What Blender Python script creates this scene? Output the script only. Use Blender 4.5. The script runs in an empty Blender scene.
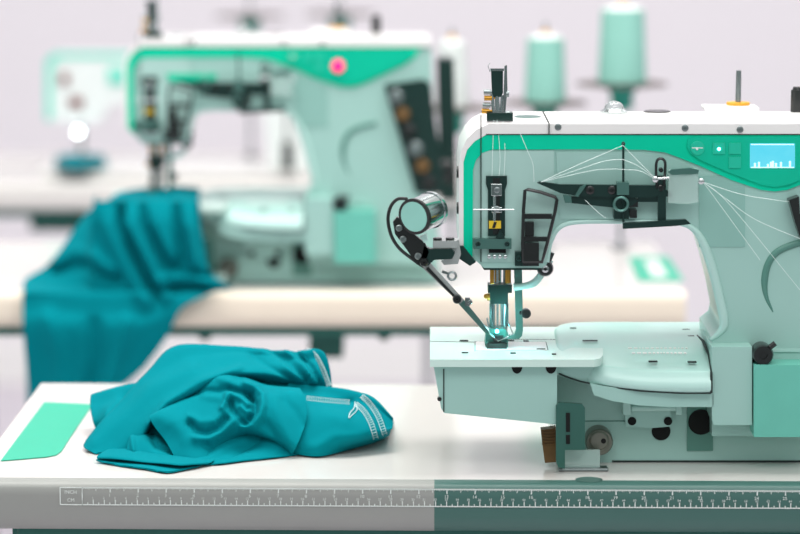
import bpy, bmesh, math, random
from mathutils import Vector, Matrix
random.seed(4)
C = bpy.context.scene.collection
F = 2800.0
CAM = Vector((0, -2.575, 1.334)); PT = math.atan(437/2800)
FW = Vector((0, math.cos(PT), -math.sin(PT))); UP = Vector((0, math.sin(PT), math.cos(PT)))
def ray(px, py): return Vector((1,0,0))*((px-400)/F) + UP*((267-py)/F) + FW
def P(px, py, Y):            # point on the upright plane y = Y
    d = ray(px, py); return CAM + d*((Y-CAM.y)/d.y)
def PZ(px, py, z):           # point on the level plane z
    d = ray(px, py); return CAM + d*((z-CAM.z)/d.z)
def proj(p):
    q = Vector(p)-CAM; Z = q.dot(FW)
    return 400+F*q.x/Z, 267-F*q.dot(UP)/Z
def mm(Z_Y): return None
def pxm(Y): return (P(401, 250, Y)-P(400, 250, Y)).x     # metres per pixel at depth Y

# ---------------------------------------------------------------- materials
MATS = {}
def s2l(c):
    return tuple(((v/255)/12.92 if v/255 <= .04045 else ((v/255+.055)/1.055)**2.4) for v in c)
def mat(name, rgb, rough=.4, metal=0, noise=.03, scale=40, bump=0, bscale=200, emit=0, trans=0, alpha=1, coat=0, sheen=0, spec=.5):
    m = bpy.data.materials.new(name); m.use_nodes = True
    nt = m.node_tree; b = nt.nodes['Principled BSDF']
    col = s2l(rgb)
    tc = nt.nodes.new('ShaderNodeTexCoord')
    n = nt.nodes.new('ShaderNodeTexNoise'); n.inputs['Scale'].default_value = scale; n.inputs['Detail'].default_value = 4
    nt.links.new(tc.outputs['Object'], n.inputs['Vector'])
    mx = nt.nodes.new('ShaderNodeMixRGB'); mx.inputs[1].default_value = (*[max(0, v*(1-noise*2)) for v in col], 1)
    mx.inputs[2].default_value = (*[min(1, v*(1+noise*2)) for v in col], 1)
    nt.links.new(n.outputs['Fac'], mx.inputs[0]); nt.links.new(mx.outputs[0], b.inputs['Base Color'])
    b.inputs['Roughness'].default_value = rough; b.inputs['Metallic'].default_value = metal
    b.inputs['Specular IOR Level'].default_value = spec
    b.inputs['Transmission Weight'].default_value = trans; b.inputs['Alpha'].default_value = alpha
    b.inputs['Coat Weight'].default_value = coat; b.inputs['Coat Roughness'].default_value = .1
    if sheen: b.inputs['Sheen Weight'].default_value = sheen
    if emit:
        b.inputs['Emission Color'].default_value = (*col, 1); b.inputs['Emission Strength'].default_value = emit
    if bump:
        n2 = nt.nodes.new('ShaderNodeTexNoise'); n2.inputs['Scale'].default_value = bscale
        nt.links.new(tc.outputs['Object'], n2.inputs['Vector'])
        bp = nt.nodes.new('ShaderNodeBump'); bp.inputs['Strength'].default_value = bump; bp.inputs['Distance'].default_value = .001
        nt.links.new(n2.outputs['Fac'], bp.inputs['Height']); nt.links.new(bp.outputs[0], b.inputs['Normal'])
    MATS[name] = m; return m
mat('mint', (160,201,192), .32, coat=.25, noise=.02, scale=9)
mat('mint_light', (178,216,208), .32, coat=.25, noise=.02)
mat('mint_mid', (140,186,176), .32, noise=.02, coat=.2)
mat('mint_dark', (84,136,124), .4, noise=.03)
mat('panel_mint', (172,208,200), .15, noise=.02, coat=.5)
mat('box_mint', (106,192,174), .35, noise=.03)
mat('white', (240,238,236), .3, coat=.3, noise=.01)
mat('green', (0,203,162), .4, coat=0, spec=.15, noise=.03)
mat('panel_green', (0,188,152), .25, coat=.15, spec=.3, noise=.03)
mat('button_green', (26,190,158), .3)
mat('bracket_green', (52,100,90), .35, metal=.2)
mat('dark_green', (26,54,50), .3, metal=.3, noise=.06)
mat('steel_green', (92,134,126), .3, metal=.7, noise=.05)
mat('black', (20,24,24), .3, noise=.1, coat=.3)
mat('hole', (6,8,8), .9)
mat('dark_steel', (128,128,118), .3, metal=.8, noise=.1)
mat('bright_steel', (196,202,200), .25, metal=.55, noise=.06)
mat('chrome', (205,212,212), .14, metal=1, noise=.06, scale=90)
mat('steel', (140,150,150), .3, metal=.95, noise=.1, scale=120)
mat('brass', (190,140,60), .3, metal=.9, noise=.1)
mat('brown', (112,84,48), .4, metal=.3, noise=.15, scale=120)
mat('orange', (226,160,40), .6)
mat('yellow', (225,190,40), .5)
mat('seam', (30,44,42), .7)
mat('laminate', (216,212,208), .13, noise=.012, scale=6)
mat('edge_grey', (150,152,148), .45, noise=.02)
mat('edge_reflected_teal', (64,104,97), .4, noise=.02)  # sea green reflection painted in as the edge colour
mat('edge_cream', (240,226,208), .5, noise=.01)
mat('under_green', (24,92,82), .5)
mat('leg_teal', (20,150,134), .4)
mat('patch_green', (0,176,142), .4, noise=.02)
mat('ink', (225,232,228), .6)
mat('ink_faint', (206,212,206), .6)
mat('thread', (225,240,236), .5)
mat('cone_mint', (144,200,187), .8, bump=.5, bscale=300)
mat('cone_white', (222,226,224), .8, bump=.4)
mat('plate_brown', (92,80,76), .5)
mat('lens', (150,214,200), .15, coat=.5, metal=.15)
mat('led', (120,240,255), emit=9)
mat('glint_glow', (240,255,255), emit=14)
mat('magenta', (255,0,110), emit=1.4)
mat('acrylic', (200,226,220), .12, trans=.2, alpha=.6)
mat('glass', (235,240,240), .05, trans=.8)
mat('bed_lit_mint', (205,232,223), .3, coat=.3, noise=.01)  # paler than the mint casting: top light painted into the bed plate
mat('edge_pale', (222,218,214), .5)
mat('wall', (232,227,231), .9, noise=.006, scale=2)
mat('floorm', (205,198,206), .6, noise=.02, scale=3)
mat('stitch', (205,226,226), .7)
mat('rod_grey', (150,150,156), .5)
mat('far_white', (232,238,236), .4)
mat('far_green', (120,222,200), .5)
mat('red_tip', (120,30,30), .5)
def cloth_mat():
    m = mat('cloth', (0,129,140), .9, noise=.03, scale=30, spec=.06)
    nt = m.node_tree; b = nt.nodes['Principled BSDF']
    tc = nt.nodes['Texture Coordinate']
    w = nt.nodes.new('ShaderNodeTexWave'); w.inputs['Scale'].default_value = 500; w.inputs['Distortion'].default_value = 2
    n = nt.nodes.new('ShaderNodeTexNoise'); n.inputs['Scale'].default_value = 60; n.inputs['Detail'].default_value = 6
    nt.links.new(tc.outputs['Object'], w.inputs['Vector']); nt.links.new(tc.outputs['Object'], n.inputs['Vector'])
    a = nt.nodes.new('ShaderNodeMath'); a.operation = 'MULTIPLY_ADD'; a.inputs[1].default_value = .15
    nt.links.new(w.outputs['Fac'], a.inputs[0]); nt.links.new(n.outputs['Fac'], a.inputs[2])
    bp = nt.nodes.new('ShaderNodeBump'); bp.inputs['Strength'].default_value = .25; bp.inputs['Distance'].default_value = .002
    nt.links.new(a.outputs[0], bp.inputs['Height']); nt.links.new(bp.outputs[0], b.inputs['Normal'])
cloth_mat()
def lcd_mat():
    m = bpy.data.materials.new('lcd'); m.use_nodes = True; nt = m.node_tree; b = nt.nodes['Principled BSDF']
    tc = nt.nodes.new('ShaderNodeTexCoord'); n = nt.nodes.new('ShaderNodeTexNoise'); n.inputs['Scale'].default_value = 60
    r = nt.nodes.new('ShaderNodeValToRGB')
    r.color_ramp.elements[0].color = (*s2l((70,215,245)), 1); r.color_ramp.elements[1].color = (*s2l((120,232,252)), 1)
    nt.links.new(tc.outputs['Object'], n.inputs['Vector']); nt.links.new(n.outputs['Fac'], r.inputs[0])
    nt.links.new(r.outputs[0], b.inputs['Emission Color']); b.inputs['Emission Strength'].default_value = .85
    b.inputs['Base Color'].default_value = (.02,.1,.12,1); b.inputs['Roughness'].default_value = .2
    MATS['lcd'] = m
lcd_mat()
mat('lcd_ink', (190,244,255), emit=.85)

# ---------------------------------------------------------------- mesh helpers
WL = {}
def obj(name, bm, m, parent=None, bevel=0, segs=3, smooth=40, label=None, wn=True, solid=0):
    if bevel:
        es = [e for e in bm.edges if len(e.link_faces) == 2 and e.calc_face_angle(0) > math.radians(28)]
        bmesh.ops.bevel(bm, geom=es, offset=bevel, segments=segs, profile=.5, affect='EDGES', clamp_overlap=True)
    bmesh.ops.recalc_face_normals(bm, faces=bm.faces)
    me = bpy.data.meshes.new(name); 
    vs = [v.co.copy() for v in bm.verts]
    lo = Vector([min(v[i] for v in vs) for i in range(3)]); hi = Vector([max(v[i] for v in vs) for i in range(3)])
    c = (lo+hi)/2
    if parent is None: c.z = lo.z
    bmesh.ops.translate(bm, verts=bm.verts, vec=-c)
    bm.to_mesh(me); bm.free()
    me.polygons.foreach_set('use_smooth', [True]*len(me.polygons))
    me.set_sharp_from_angle(angle=math.radians(smooth))
    me.materials.append(MATS[m])
    o = bpy.data.objects.new(name, me); C.objects.link(o)
    WL[o.name] = c
    if parent is not None:
        o.parent = parent; o.location = c - WL[parent.name]
    else: o.location = c
    if solid:
        s = o.modifiers.new('Solidify', 'SOLIDIFY'); s.thickness = solid; s.offset = -1
    if wn:
        w = o.modifiers.new('WN', 'WEIGHTED_NORMAL'); w.keep_sharp = True
    if label: o['label'] = label
    return o
def thing(name, label, cat, loc, group=None):
    o = bpy.data.objects.new(name, None); C.objects.link(o); o.empty_display_size = .05
    o.location = loc; WL[o.name] = Vector(loc); o['label'] = label; o['category'] = cat
    if group: o['group'] = group
    return o
def tag(o, label, cat, group=None):
    o['label'] = label; o['category'] = cat
    if group: o['group'] = group
    return o
def B(): return bmesh.new()
def prism3(bm, pts, vec):
    a = [bm.verts.new(p) for p in pts]; b = [bm.verts.new(Vector(p)+Vector(vec)) for p in pts]
    n = len(pts)
    bm.faces.new(a); bm.faces.new(b[::-1])
    for i in range(n): bm.faces.new((a[i], b[i], b[(i+1) % n], a[(i+1) % n]))
    return bm
def pp(bm, pts, Y, d):        # outline drawn on the upright plane Y, d metres deep
    return prism3(bm, [P(x, y, Y) for x, y in pts], (0, d, 0))
def pr(bm, x0, y0, x1, y1, Y, d): return pp(bm, [(x0,y0),(x1,y0),(x1,y1),(x0,y1)], Y, d)
def box(bm, c, s, rot=None):
    r = bmesh.ops.create_cube(bm, size=1)['verts']
    M = Matrix.Translation(c) @ (rot.to_4x4() if rot else Matrix()) @ Matrix.Diagonal((*s, 1))
    bmesh.ops.transform(bm, matrix=M, verts=r); return bm
def cyl(bm, a, b, r, r2=None, seg=20):
    a = Vector(a); b = Vector(b); d = b-a
    v = bmesh.ops.create_cone(bm, cap_ends=True, segments=seg, radius1=r, radius2=r if r2 is None else r2, depth=d.length)['verts']
    M = Matrix.Translation((a+b)/2) @ d.to_track_quat('Z', 'Y').to_matrix().to_4x4()
    bmesh.ops.transform(bm, matrix=M, verts=v); return bm
def tube(bm, pts, r, seg=8, closed=False):
    pts = [Vector(p) for p in pts]; n = len(pts); rings = []; prev = None
    for i, p in enumerate(pts):
        if closed: t = pts[(i+1) % n]-pts[i-1]
        else: t = pts[min(i+1, n-1)]-pts[max(i-1, 0)]
        t.normalize()
        if prev is None:
            u = t.cross(Vector((0,1,0)));
            if u.length < .1: u = t.cross(Vector((1,0,0)))
        else: u = prev - t*prev.dot(t)
        u.normalize(); prev = u; w = t.cross(u)
        rr = r[i] if isinstance(r, (list, tuple)) else r
        rings.append([bm.verts.new(p+(u*math.cos(2*math.pi*k/seg)+w*math.sin(2*math.pi*k/seg))*rr) for k in range(seg)])
    m = n if closed else n-1
    for i in range(m):
        A = rings[i]; Bq = rings[(i+1) % n]
        for k in range(seg): bm.faces.new((A[k], A[(k+1) % seg], Bq[(k+1) % seg], Bq[k]))
    if not closed: bm.faces.new(rings[0][::-1]); bm.faces.new(rings[-1])
    return bm
def lathe(bm, c, prof, seg=28, axis='Z', sx=1, sy=1):
    c = Vector(c); rings = []
    for r, h in prof:
        ring = []
        for k in range(seg):
            a = 2*math.pi*k/seg; x = math.cos(a)*r*sx; y = math.sin(a)*r*sy
            p = Vector((x, y, h)) if axis == 'Z' else (Vector((x, -h, y)) if axis == 'Y' else Vector((h, x, y)))
            ring.append(bm.verts.new(c+p))
        rings.append(ring)
    for A, Bq in zip(rings, rings[1:]):
        for k in range(seg): bm.faces.new((A[k], A[(k+1) % seg], Bq[(k+1) % seg], Bq[k]))
    bm.faces.new(rings[0][::-1]); bm.faces.new(rings[-1]); return bm
def cat(p0, p1, p2, p3, t):
    return .5*((2*p1)+(p2-p0)*t+(2*p0-5*p1+4*p2-p3)*t*t+(3*p1-p0-3*p2+p3)*t**3)
def spl(pts, n):
    pts = [Vector(p) for p in pts]; out = []; m = len(pts)-1
    for i in range(n+1):
        f = i/n*m; k = min(int(f), m-1); t = f-k
        g = lambda j: pts[max(0, min(m, j))]
        out.append(cat(g(k-1), g(k), g(k+1), g(k+2), t))
    return out
def screw(bm, px, py, Y, r=4, h=.003, slot=True):
    c = P(px, py, Y); rr = r*pxm(Y)
    lathe(bm, c, [(rr, -.004), (rr, h*.7), (rr*.8, h), (rr*.3, h), (rr*.28, h*.3)], 16, 'Y'); return bm
def pc(bm, px, py, Y, r, h, seg=24):     # round boss facing the viewer
    c = P(px, py, Y); rr = r*pxm(Y)
    lathe(bm, c, [(rr, -.002), (rr, h*.85), (rr*.9, h)], seg, 'Y'); return bm
def fold_d(p, folds):
    x, y = proj(p); d = 0
    for pts, w, amp in folds:
        best = 1e9
        for (ax, ay), (bx, by) in zip(pts, pts[1:]):
            vx, vy = bx-ax, by-ay; t = max(0, min(1, ((x-ax)*vx+(y-ay)*vy)/(vx*vx+vy*vy+1e-9)))
            best = min(best, math.hypot(x-ax-vx*t, y-ay-vy*t)/w)
        d += amp*math.exp(-best*best)
    return d
def loft(bm, rows, nu, nv, folds=(), noise=0, seed=0, wrap=False):
    R = [spl(r, nu) for r in rows]; g = []
    cols = [spl([r[i] for r in R], nv) for i in range(nu+1)]
    from mathutils import noise as NZ
    for j in range(nv+1):
        line = []
        for i in range(nu+1):
            p = cols[i][j].copy()
            if folds:
                d = fold_d(p, folds)
                p += Vector((0, -.92, .38))*d
            if noise: p += Vector((0,-.7,.7))*NZ.noise(p*28+Vector((seed, 0, 0)))*noise
            line.append(bm.verts.new(p))
        g.append(line)
    for j in range(nv):
        for i in range(nu): bm.faces.new((g[j][i], g[j][i+1], g[j+1][i+1], g[j+1][i]))
    return g
KIDS = {}
def children(o): return [c for c in bpy.data.objects if c.parent == o]
def copy_tree(o, parent=None, skip=()):
    c = o.copy(); C.objects.link(c); c.parent = parent
    for ch in children(o):
        if ch.name.split('.')[0] not in skip: copy_tree(ch, c, skip)
    return c

# ---------------------------------------------------------------- the setting
def struct(name, bm, m):
    o = obj(name, bm, m, None, wn=False); o['kind'] = 'structure'; return o
b = B(); box(b, (0, 1.6, -.03), (9, 9, .06)); struct('floor', b, 'floorm')
b = B(); box(b, (0, 4.2, 1.6), (9, .1, 3.2)); struct('wall_back', b, 'wall')
b = B(); box(b, (0, 4.14, .05), (9, .02, .1)); struct('baseboard_back', b, 'white')

# ---------------------------------------------------------------- tables
XL, XR, YF, YB, ZT = -.394, .7725, -.09, .372, .75
def text_mesh(bm, s, pos, size, mirror=False):
    cu = bpy.data.curves.new('t', 'FONT'); cu.body = s; cu.size = size; cu.align_x = 'CENTER'; cu.resolution_u = 2
    o = bpy.data.objects.new('t', cu); C.objects.link(o)
    dg = bpy.context.evaluated_depsgraph_get(); me = bpy.data.meshes.new_from_object(o.evaluated_get(dg))
    M = Matrix.Translation(pos) @ Matrix.Rotation(math.pi/2, 4, 'X'); me.transform(M); bm.from_mesh(me)
    bpy.data.objects.remove(o); bpy.data.curves.remove(cu); bpy.data.meshes.remove(me)
def edge_prof(x0, x1, bm):
    pr_ = [(-.070,.7502),(-.082,.7502),(-.0865,.7488),(-.0895,.745),(-.0903,.738),(-.0903,.720),(-.0885,.711),(-.083,.7055),(-.074,.7035),(-.070,.7035)]
    prism3(bm, [(x0, y, z) for y, z in pr_], (x1-x0, 0, 0))
def make_table(label, split):
    t = thing('sewing_table', label, 'table', ((XL+XR)/2, YF, 0), None)
    b = B(); box(b, ((XL+XR)/2, (-.070+YB)/2, .729), (XR-XL, YB+.070, .042)); obj('tabletop', b, 'laminate', t, .002)
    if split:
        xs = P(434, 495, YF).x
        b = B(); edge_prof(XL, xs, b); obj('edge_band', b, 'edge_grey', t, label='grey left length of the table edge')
        b = B(); edge_prof(xs, XR, b); obj('edge_band', b, 'edge_reflected_teal', t, label='right length of the table edge, with a sea green reflection painted in')
    else:
        b = B(); edge_prof(XL, XR, b); obj('edge_band', b, 'edge_cream', t, label='cream coloured front edge')
    for x in (-.085, .50):
        b = B(); box(b, (x, .16, .375-.008), (.034, .05, .65)); lg = obj('leg', b, 'leg_teal', t, .003)
        b = B(); box(b, (x, .16, .02), (.05, .5, .04)); obj('foot', b, 'leg_teal', lg, .005)
    b = B(); box(b, (.2, -.062, .699), (1.10, .03, .014)); box(b, (.2, .34, .6995), (1.06, .03, .017))
    obj('frame_rail', b, 'under_green', t, .002)
    return t
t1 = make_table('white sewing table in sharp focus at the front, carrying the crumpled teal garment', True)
b = B(); box(b, (.2, -.038, .685), (1.12, .012, .046)); obj('apron', b, 'under_green', t1, .002)
# ruler printed on the front edge
b = B(); b2 = B(); Yr = -.0911
x0 = P(61, 495, Yr).x; zt = P(200, 484.3, Yr).z; zb_ = P(200, 502.3, Yr).z; xe = XR-.01
w = .0009
def bar(bm, xa, xb, za, zb2): box(bm, ((xa+xb)/2, Yr, (za+zb2)/2), (abs(xb-xa), .0004, abs(zb2-za)))
bar(b, x0, xe, zt, zt-w); bar(b, x0, xe, zb_, zb_+w); bar(b, x0, x0+w, zt, zb_)
xs = P(83, 495, Yr).x; bar(b, xs, xs+w, zt, zb_)
k = 0
while xs+k*.0254/16 < xe:
    L = [.0048, .0016, .0022, .0016][0 if k % 16 == 0 else (2 if k % 4 == 0 else 1)]; L = .0034 if k % 16 == 8 else L
    x = xs+k*.0254/16; bar(b, x, x+(.0006 if k % 16 else .001), zt, zt-L); k += 1
k = 0
while xs+k*.005 < xe:
    x = xs+k*.005; bar(b, x, x+.0008, zb_, zb_+(.0052 if k % 2 == 0 else .0026)); k += 1
i = 1
while xs+i*.0254 < xe: text_mesh(b, str(i), (xs+i*.0254, Yr-.0001, zt-.0088), .0042); i += 1
i = 1
while xs+i*.01 < xe: text_mesh(b, str(i), (xs+i*.01, Yr-.0001, zb_+.0058), .0030); i += 1
text_mesh(b, 'INCH', ((x0+xs)/2, Yr-.0001, zt-.0062), .0046); text_mesh(b, 'CM', ((x0+xs)/2, Yr-.0001, zb_+.0032), .0046)
obj('ruler_markings', b, 'ink', t1, wn=False, label='white printed ruler scale along the edge')
def patch(t, pts, name='green_patch', m='patch_green', h=.0006):
    b = B(); prism3(b, [PZ(x, y, .7505) for x, y in pts], (0, 0, h)); return obj(name, b, m, t, wn=False)
patch(t1, [(38,400.5),(87,402.5),(78,417),(67,436),(60,449),(55,453),(45,455),(0,459)]).__setitem__('label', 'bright green printed panel on the white top')
WL_t2 = Vector((-.4075, 1.04, 0)); WL_t3 = Vector((-.6495, 2.154, 0))
t2 = make_table('blurred cream edged sewing table in the second row, crossing behind the garment', False); 
def shift(t, v):
    t.location = t.location + v; WL[t.name] = WL[t.name]+v
    for c in children(t):
        WL[c.name] = WL[c.name]+v
        for d in children(c): WL[d.name] = WL[d.name]+v
shift(t2, WL_t2)
patch(t2, [(628,257),(668,257),(684,281),(638,281)])
patch(t2, [(644,261),(658,261),(668,277),(652,277)], 'patch_centre', 'white', .0012)
# under the second table
b = B(); pr(b, 309,324,343,358, 1.06, .12); obj('motor_box', b, 'under_green', t2, .006)
for xx in (205, 384):
    b = B(); c = P(xx, 322, .99); lathe(b, c, [(.004,-.024),(.010,-.018),(.021,-.006),(.021,.004)], 20); fo = obj('adjuster_knob', b, 'dark_green', t2)
t3 = make_table('far blurred white sewing table in the third row, at left', False); shift(t3, WL_t3)
b = B(); pr(b, 30,203,128,231, 2.12, .14); obj('drawer', b, 'under_green', t3, .008)
for c in children(t3):
    if c.name.startswith('edge_band'): c.data.materials[0] = MATS['edge_pale']
ch = [c for c in children(t3) if c.name.startswith('leg')]
ch[1].location.x += .20; 
for c in ch:
    c.data.materials[0] = MATS['rod_grey']; c.scale = (.45, .45, 1)
    for d in children(c): d.data.materials[0] = MATS['rod_grey']

# ---------------------------------------------------------------- the machine
Y0 = -.04
zb = P(430, 355, -.05).z
mach = thing('sewing_machine', 'mint green and white interlock sewing machine in sharp focus, with a lit blue screen', 'sewing machine', (.25, 0, ZT), None)
def part(name, bm, m, parent=None, **k): return obj(name, bm, m, parent or mach, **k)
# main casting
b = B()
pp(b, [(463,160),(466,149),(473,140),(484,134),(892,134),(892,436),(712,436),(712,338),(721,331),(723,322),(718,296),(711,268),(703,243),(696,231),(684,224),(664,221),(588,221),(568,223),(557,229),(551,240),(547,264),(542,268),(484,268),(474,259),(463,247)], Y0, .11)
body = part('body', b, 'mint', bevel=.004, segs=4)
b = B()
pp(b, [(459,246),(459,166),(461,151),(467,139),(476,130),(489,124),(887,124),(892,127),(892,134.3),(487,134.3),(475,141),(467,150),(463.5,162),(463.5,246)], Y0-.002, .115)
cap = part('top_cover', b, 'white', bevel=.0035, segs=4, label='glossy white top and left side cover')
b = B()
tube(b, spl([P(x,y,Y0+.0006) for x,y in [(547,262),(550,244),(557,230),(568,223.5),(588,221.5),(625,221.5),(664,221.5),(684,224.5),(696,231.5),(704,245),(712,268),(719,296),(724,322),(719,333),(710,340)]], 70), [.0022]*36+[.0022+.0022*min(1,i/10) for i in range(25)]+[.0042-.0003*i for i in range(10)], 14)
part('lit_arch_rim', b, 'mint_light', smooth=80)  # pale tube paints in the bright, lit edge of the arch
# green band
b = B()
outer = [(464,247),(463.5,240),(463.5,163),(467,150),(475,141),(487,135),(880,135)]
inner = [(876,138),(868,150),(852,161),(822,175),(803,184),(787,190),(775,191.5),(761,190),(731,180),(700,166),(680,158),(665,152.5),(645,150),(610,149.3),(492,149.6),(482,153),(476,160),(473,170),(472.5,257)]
pp(b, outer+inner, Y0-.0016, .004)
part('green_band', b, 'green', bevel=.0006, segs=2)
# left end and face plates
b = B(); pp(b, [(481.5,152),(485,150.5),(554,150.5),(554,224),(549,238),(546,262),(481.5,262)], Y0-.0012, .003)
part('face_plate', b, 'panel_mint', bevel=.0006, segs=2)
b = B()
pr(b, 480.5,115,481.5,262, Y0-.0026, .002); pr(b, 486,134,892,135, Y0-.0024, .002)
pr(b, 548.6,124,549.6,134, Y0-.0045, .003)
p = P(549, 124, Y0); box(b, p+Vector((0,.055,.0004)), (.0011,.11,.0012))
part('seam_line', b, 'seam', wn=False)
b = B(); pp(b, [(556,152),(640,152),(662,157),(672,165),(672,219),(560,219)], Y0-.0010, .002)
part('arm_plate', b, 'mint', bevel=.0005, segs=2)
b = B(); pr(b, 699,176,745,247, Y0-.0008, .002); part('service_plate', b, 'mint_mid', bevel=.0005, segs=2)
# control panel
b = B(); pp(b, [(692,137),(860,137),(866,143),(862,152),(840,163),(805,178),(788,185),(775,187),(762,185),(730,173),(700,160),(690,153),(687,146),(688,140)], Y0-.0035, .004)
cp = part('control_panel', b, 'panel_green', bevel=.0016, segs=3, label='glossy green control panel')
b = B(); pr(b, 750,143.5,795,168, Y0-.0044, .001); lcd = part('screen', b, 'lcd', cp, label='glowing light blue screen')
b = B()
for (x, h) in ((755,4),(759,5),(768,3),(771,5),(773,6),(776,4),(781,5),(790,6)): pr(b, x-1,167-h,x+1,167, Y0-.0047, .0004)
pr(b,751,144,794,145,Y0-.0047,.0004); pr(b,751,167,794,168,Y0-.0047,.0004)
part('screen_icon', b, 'lcd_ink', cp, wn=False)
b = B(); pc(b, 697.5,148, Y0-.0035, 7, .0012); part('button', b, 'button_green', cp)
for x, y in ((713,143),(729,143),(729,157)):
    b = B(); pr(b, x,y,x+12,y+11, Y0-.0046, .0015); bt = part('button', b, 'button_green', cp, bevel=.0004, segs=2)
b = B(); pc(b, 719,149, Y0-.0046, 1.6, .0006, 12); part('indicator_light', b, 'led', cp)
b = B(); pc(b, 697,149, Y0-.0049, 1.2, .0006, 12); pr(b, 692,147.4,703,148.4, Y0-.0049, .0004); part('button_symbol', b, 'ink', cp, wn=False)
# top fittings
ztop = P(600, 124, Y0).z
def top(px, py): return PZ(px, py, ztop)
b = B(); c = top(527.5,117); lathe(b, c, [(.0125,-.002),(.0125,.0005),(.011,.001)], 28, sy=.9); s = part('oil_plug', b, 'steel_green')
b = B(); c = top(657,112); lathe(b, c, [(.013,-.002),(.013,.0006),(.0115,.0014)], 28, sy=.9); part('oil_plug', b, 'black')
b = B(); c = top(614,113); lathe(b, c, [(.0132,-.001),(.0132,.002),(.0095,.0045),(.0095,.005)], 28); ring = part('sight_ring', b, 'chrome')
b = B(); lathe(b, c+Vector((0,0,.0045)), [(.0092,-.001),(.0085,.003),(.006,.0055),(.002,.0068)], 24); part('sight_glass', b, 'glass', ring)
for x, y in ((558,127),(685,128),(740,129.5)):
    b = B(); screw(b, x, y, Y0-.002, 3.4, .0012); part('screw', b, 'steel')
b = B(); c = top(730,110); box(b, c+Vector((0,0,.002)), (.052,.035,.004)); pad = part('spindle_pad', b, 'white', bevel=.0015)
b = B(); c = top(738,109)+Vector((0,0,.004)); cyl(b, c, c+Vector((0,0,.0025)), .0112); part('felt_disc', b, 'orange', pad)
b = B(); cyl(b, c, c+Vector((0,0,.033)), .0027, .0024); part('bobbin_pin', b, 'steel', pad)
b = B(); c = top(797,112); cyl(b, c, c+Vector((0,0,.021)), .0062); cyl(b, c+Vector((0,0,.021)), c+Vector((0,0,.024)), .005,.004); part('black_post', b, 'black')
# thread take-up tower on top of the head
Yt = -.02
b = B(); pr(b, 487,113,513,121, Yt-.006, .014); tw = part('take_up_base', b, 'dark_green', bevel=.0008)
b = B(); pp(b, [(491,70),(503,70),(503,93),(501,97),(494,97),(492,93)], Yt-.002, .003); part('take_up_plate', b, 'dark_green', tw, bevel=.0008, label='dark tongue shaped plate')
b = B(); pp(b, [(490.5,68.5),(504,68.5),(504,71),(490.5,71)], Yt-.003, .005); pp(b, [(504.5,66),(507,65),(507.5,90),(505,116),(503,116)], Yt-.002, .003)
cyl(b, P(497,96,Yt), P(498,119,Yt), .0022); cyl(b, P(492,92,Yt), P(494,119,Yt), .0016); cyl(b, P(502,95,Yt), P(501,119,Yt), .0014)
tube(b, [P(490,72,Yt), P(488,66,Yt), P(490,63,Yt)], .0003, 6)
part('take_up_arm', b, 'chrome', tw)
for i, (x, y) in enumerate(((487.5,92),(488,98),(486.5,105),(485.5,111))):
    b = B(); c = P(x, y, Yt); cyl(b, c-Vector((.0035,0,0)), c+Vector((.0035,0,0)), .0024); cyl(b, c+Vector((.0035,0,0)), c+Vector((.0075,0,0)), .0012)
    part('tension_nut', b, 'brass' if i % 2 else 'steel', tw)
b = B(); c = P(508,115,Yt); lathe(b, c, [(.004,-.002),(.004,.004),(.003,.005)], 16, 'Y'); cyl(b, P(506,94,Yt), P(509,94,Yt), .003); part('screw', b, 'steel', tw)
# needle bar window
b = B(); pp(b, [(486,176),(507,176),(507,184),(505,190),(505,236),(488,236),(488,190),(486,184)], Y0-.0035, .004); nw = part('needle_bar_guard', b, 'dark_green', bevel=.0008)
b = B(); pr(b, 493,178,500,234, Y0-.0042, .001); part('slot', b, 'black', nw)
b = B(); pr(b, 491,184,502,196, Y0-.0065, .003); pr(b, 491.5,207,502,213, Y0-.0065, .003); cyl(b, P(494.5,196,Y0-.005), P(494.5,222,Y0-.005), .0016); part('needle_bar_block', b, 'chrome', nw, bevel=.0006)
for y in (190, 209):
    b = B(); screw(b, 497, y, Y0-.0065, 3, .0015); part('screw', b, 'steel', nw)
b = B(); pr(b, 489,221,501,228.5, Y0-.0065, .0015); yl = part('warning_label', b, 'yellow', nw, wn=False)
b = B(); pp(b,[(494,222),(497,222),(495,228),(492,228)], Y0-.0068,.0004); part('label_mark', b, 'black', yl, wn=False)
b = B(); cyl(b, P(473,209.5,Y0-.012), P(514,209.5,Y0-.012), .0007, seg=8); part('guide_wire', b, 'chrome')
b = B(); pr(b, 473.5,239,511.5,249, Y0-.009, .009); br = part('clamp_plate', b, 'steel_green', bevel=.001)
for x in (478, 507):
    b = B(); screw(b, x, 244, Y0-.009, 2.6, .0014); part('screw', b, 'dark_green', br)
b = B(); pp(b, [(496,238),(500,230),(505,238)], Y0-.008, .004); part('pointer', b, 'dark_green', br)
b = B(); pr(b, 489,248,506,253, Y0-.0045, .004); part('slot', b, 'hole', wn=False)
b = B()
for i in range(4):
    c = P(489+i*5.4, 256.2, Y0-.003); lathe(b, c, [(.0017,-.002),(.0017,.0035),(.001,.004)], 10, 'Y')
part('thread_eyelet', b, 'chrome')
# underside of head
b = B(); pp(b, [(479,262),(546,262),(546,270),(484,270)], Y0+.004, .06); part('head_underside', b, 'dark_green', bevel=.0008)
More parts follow.
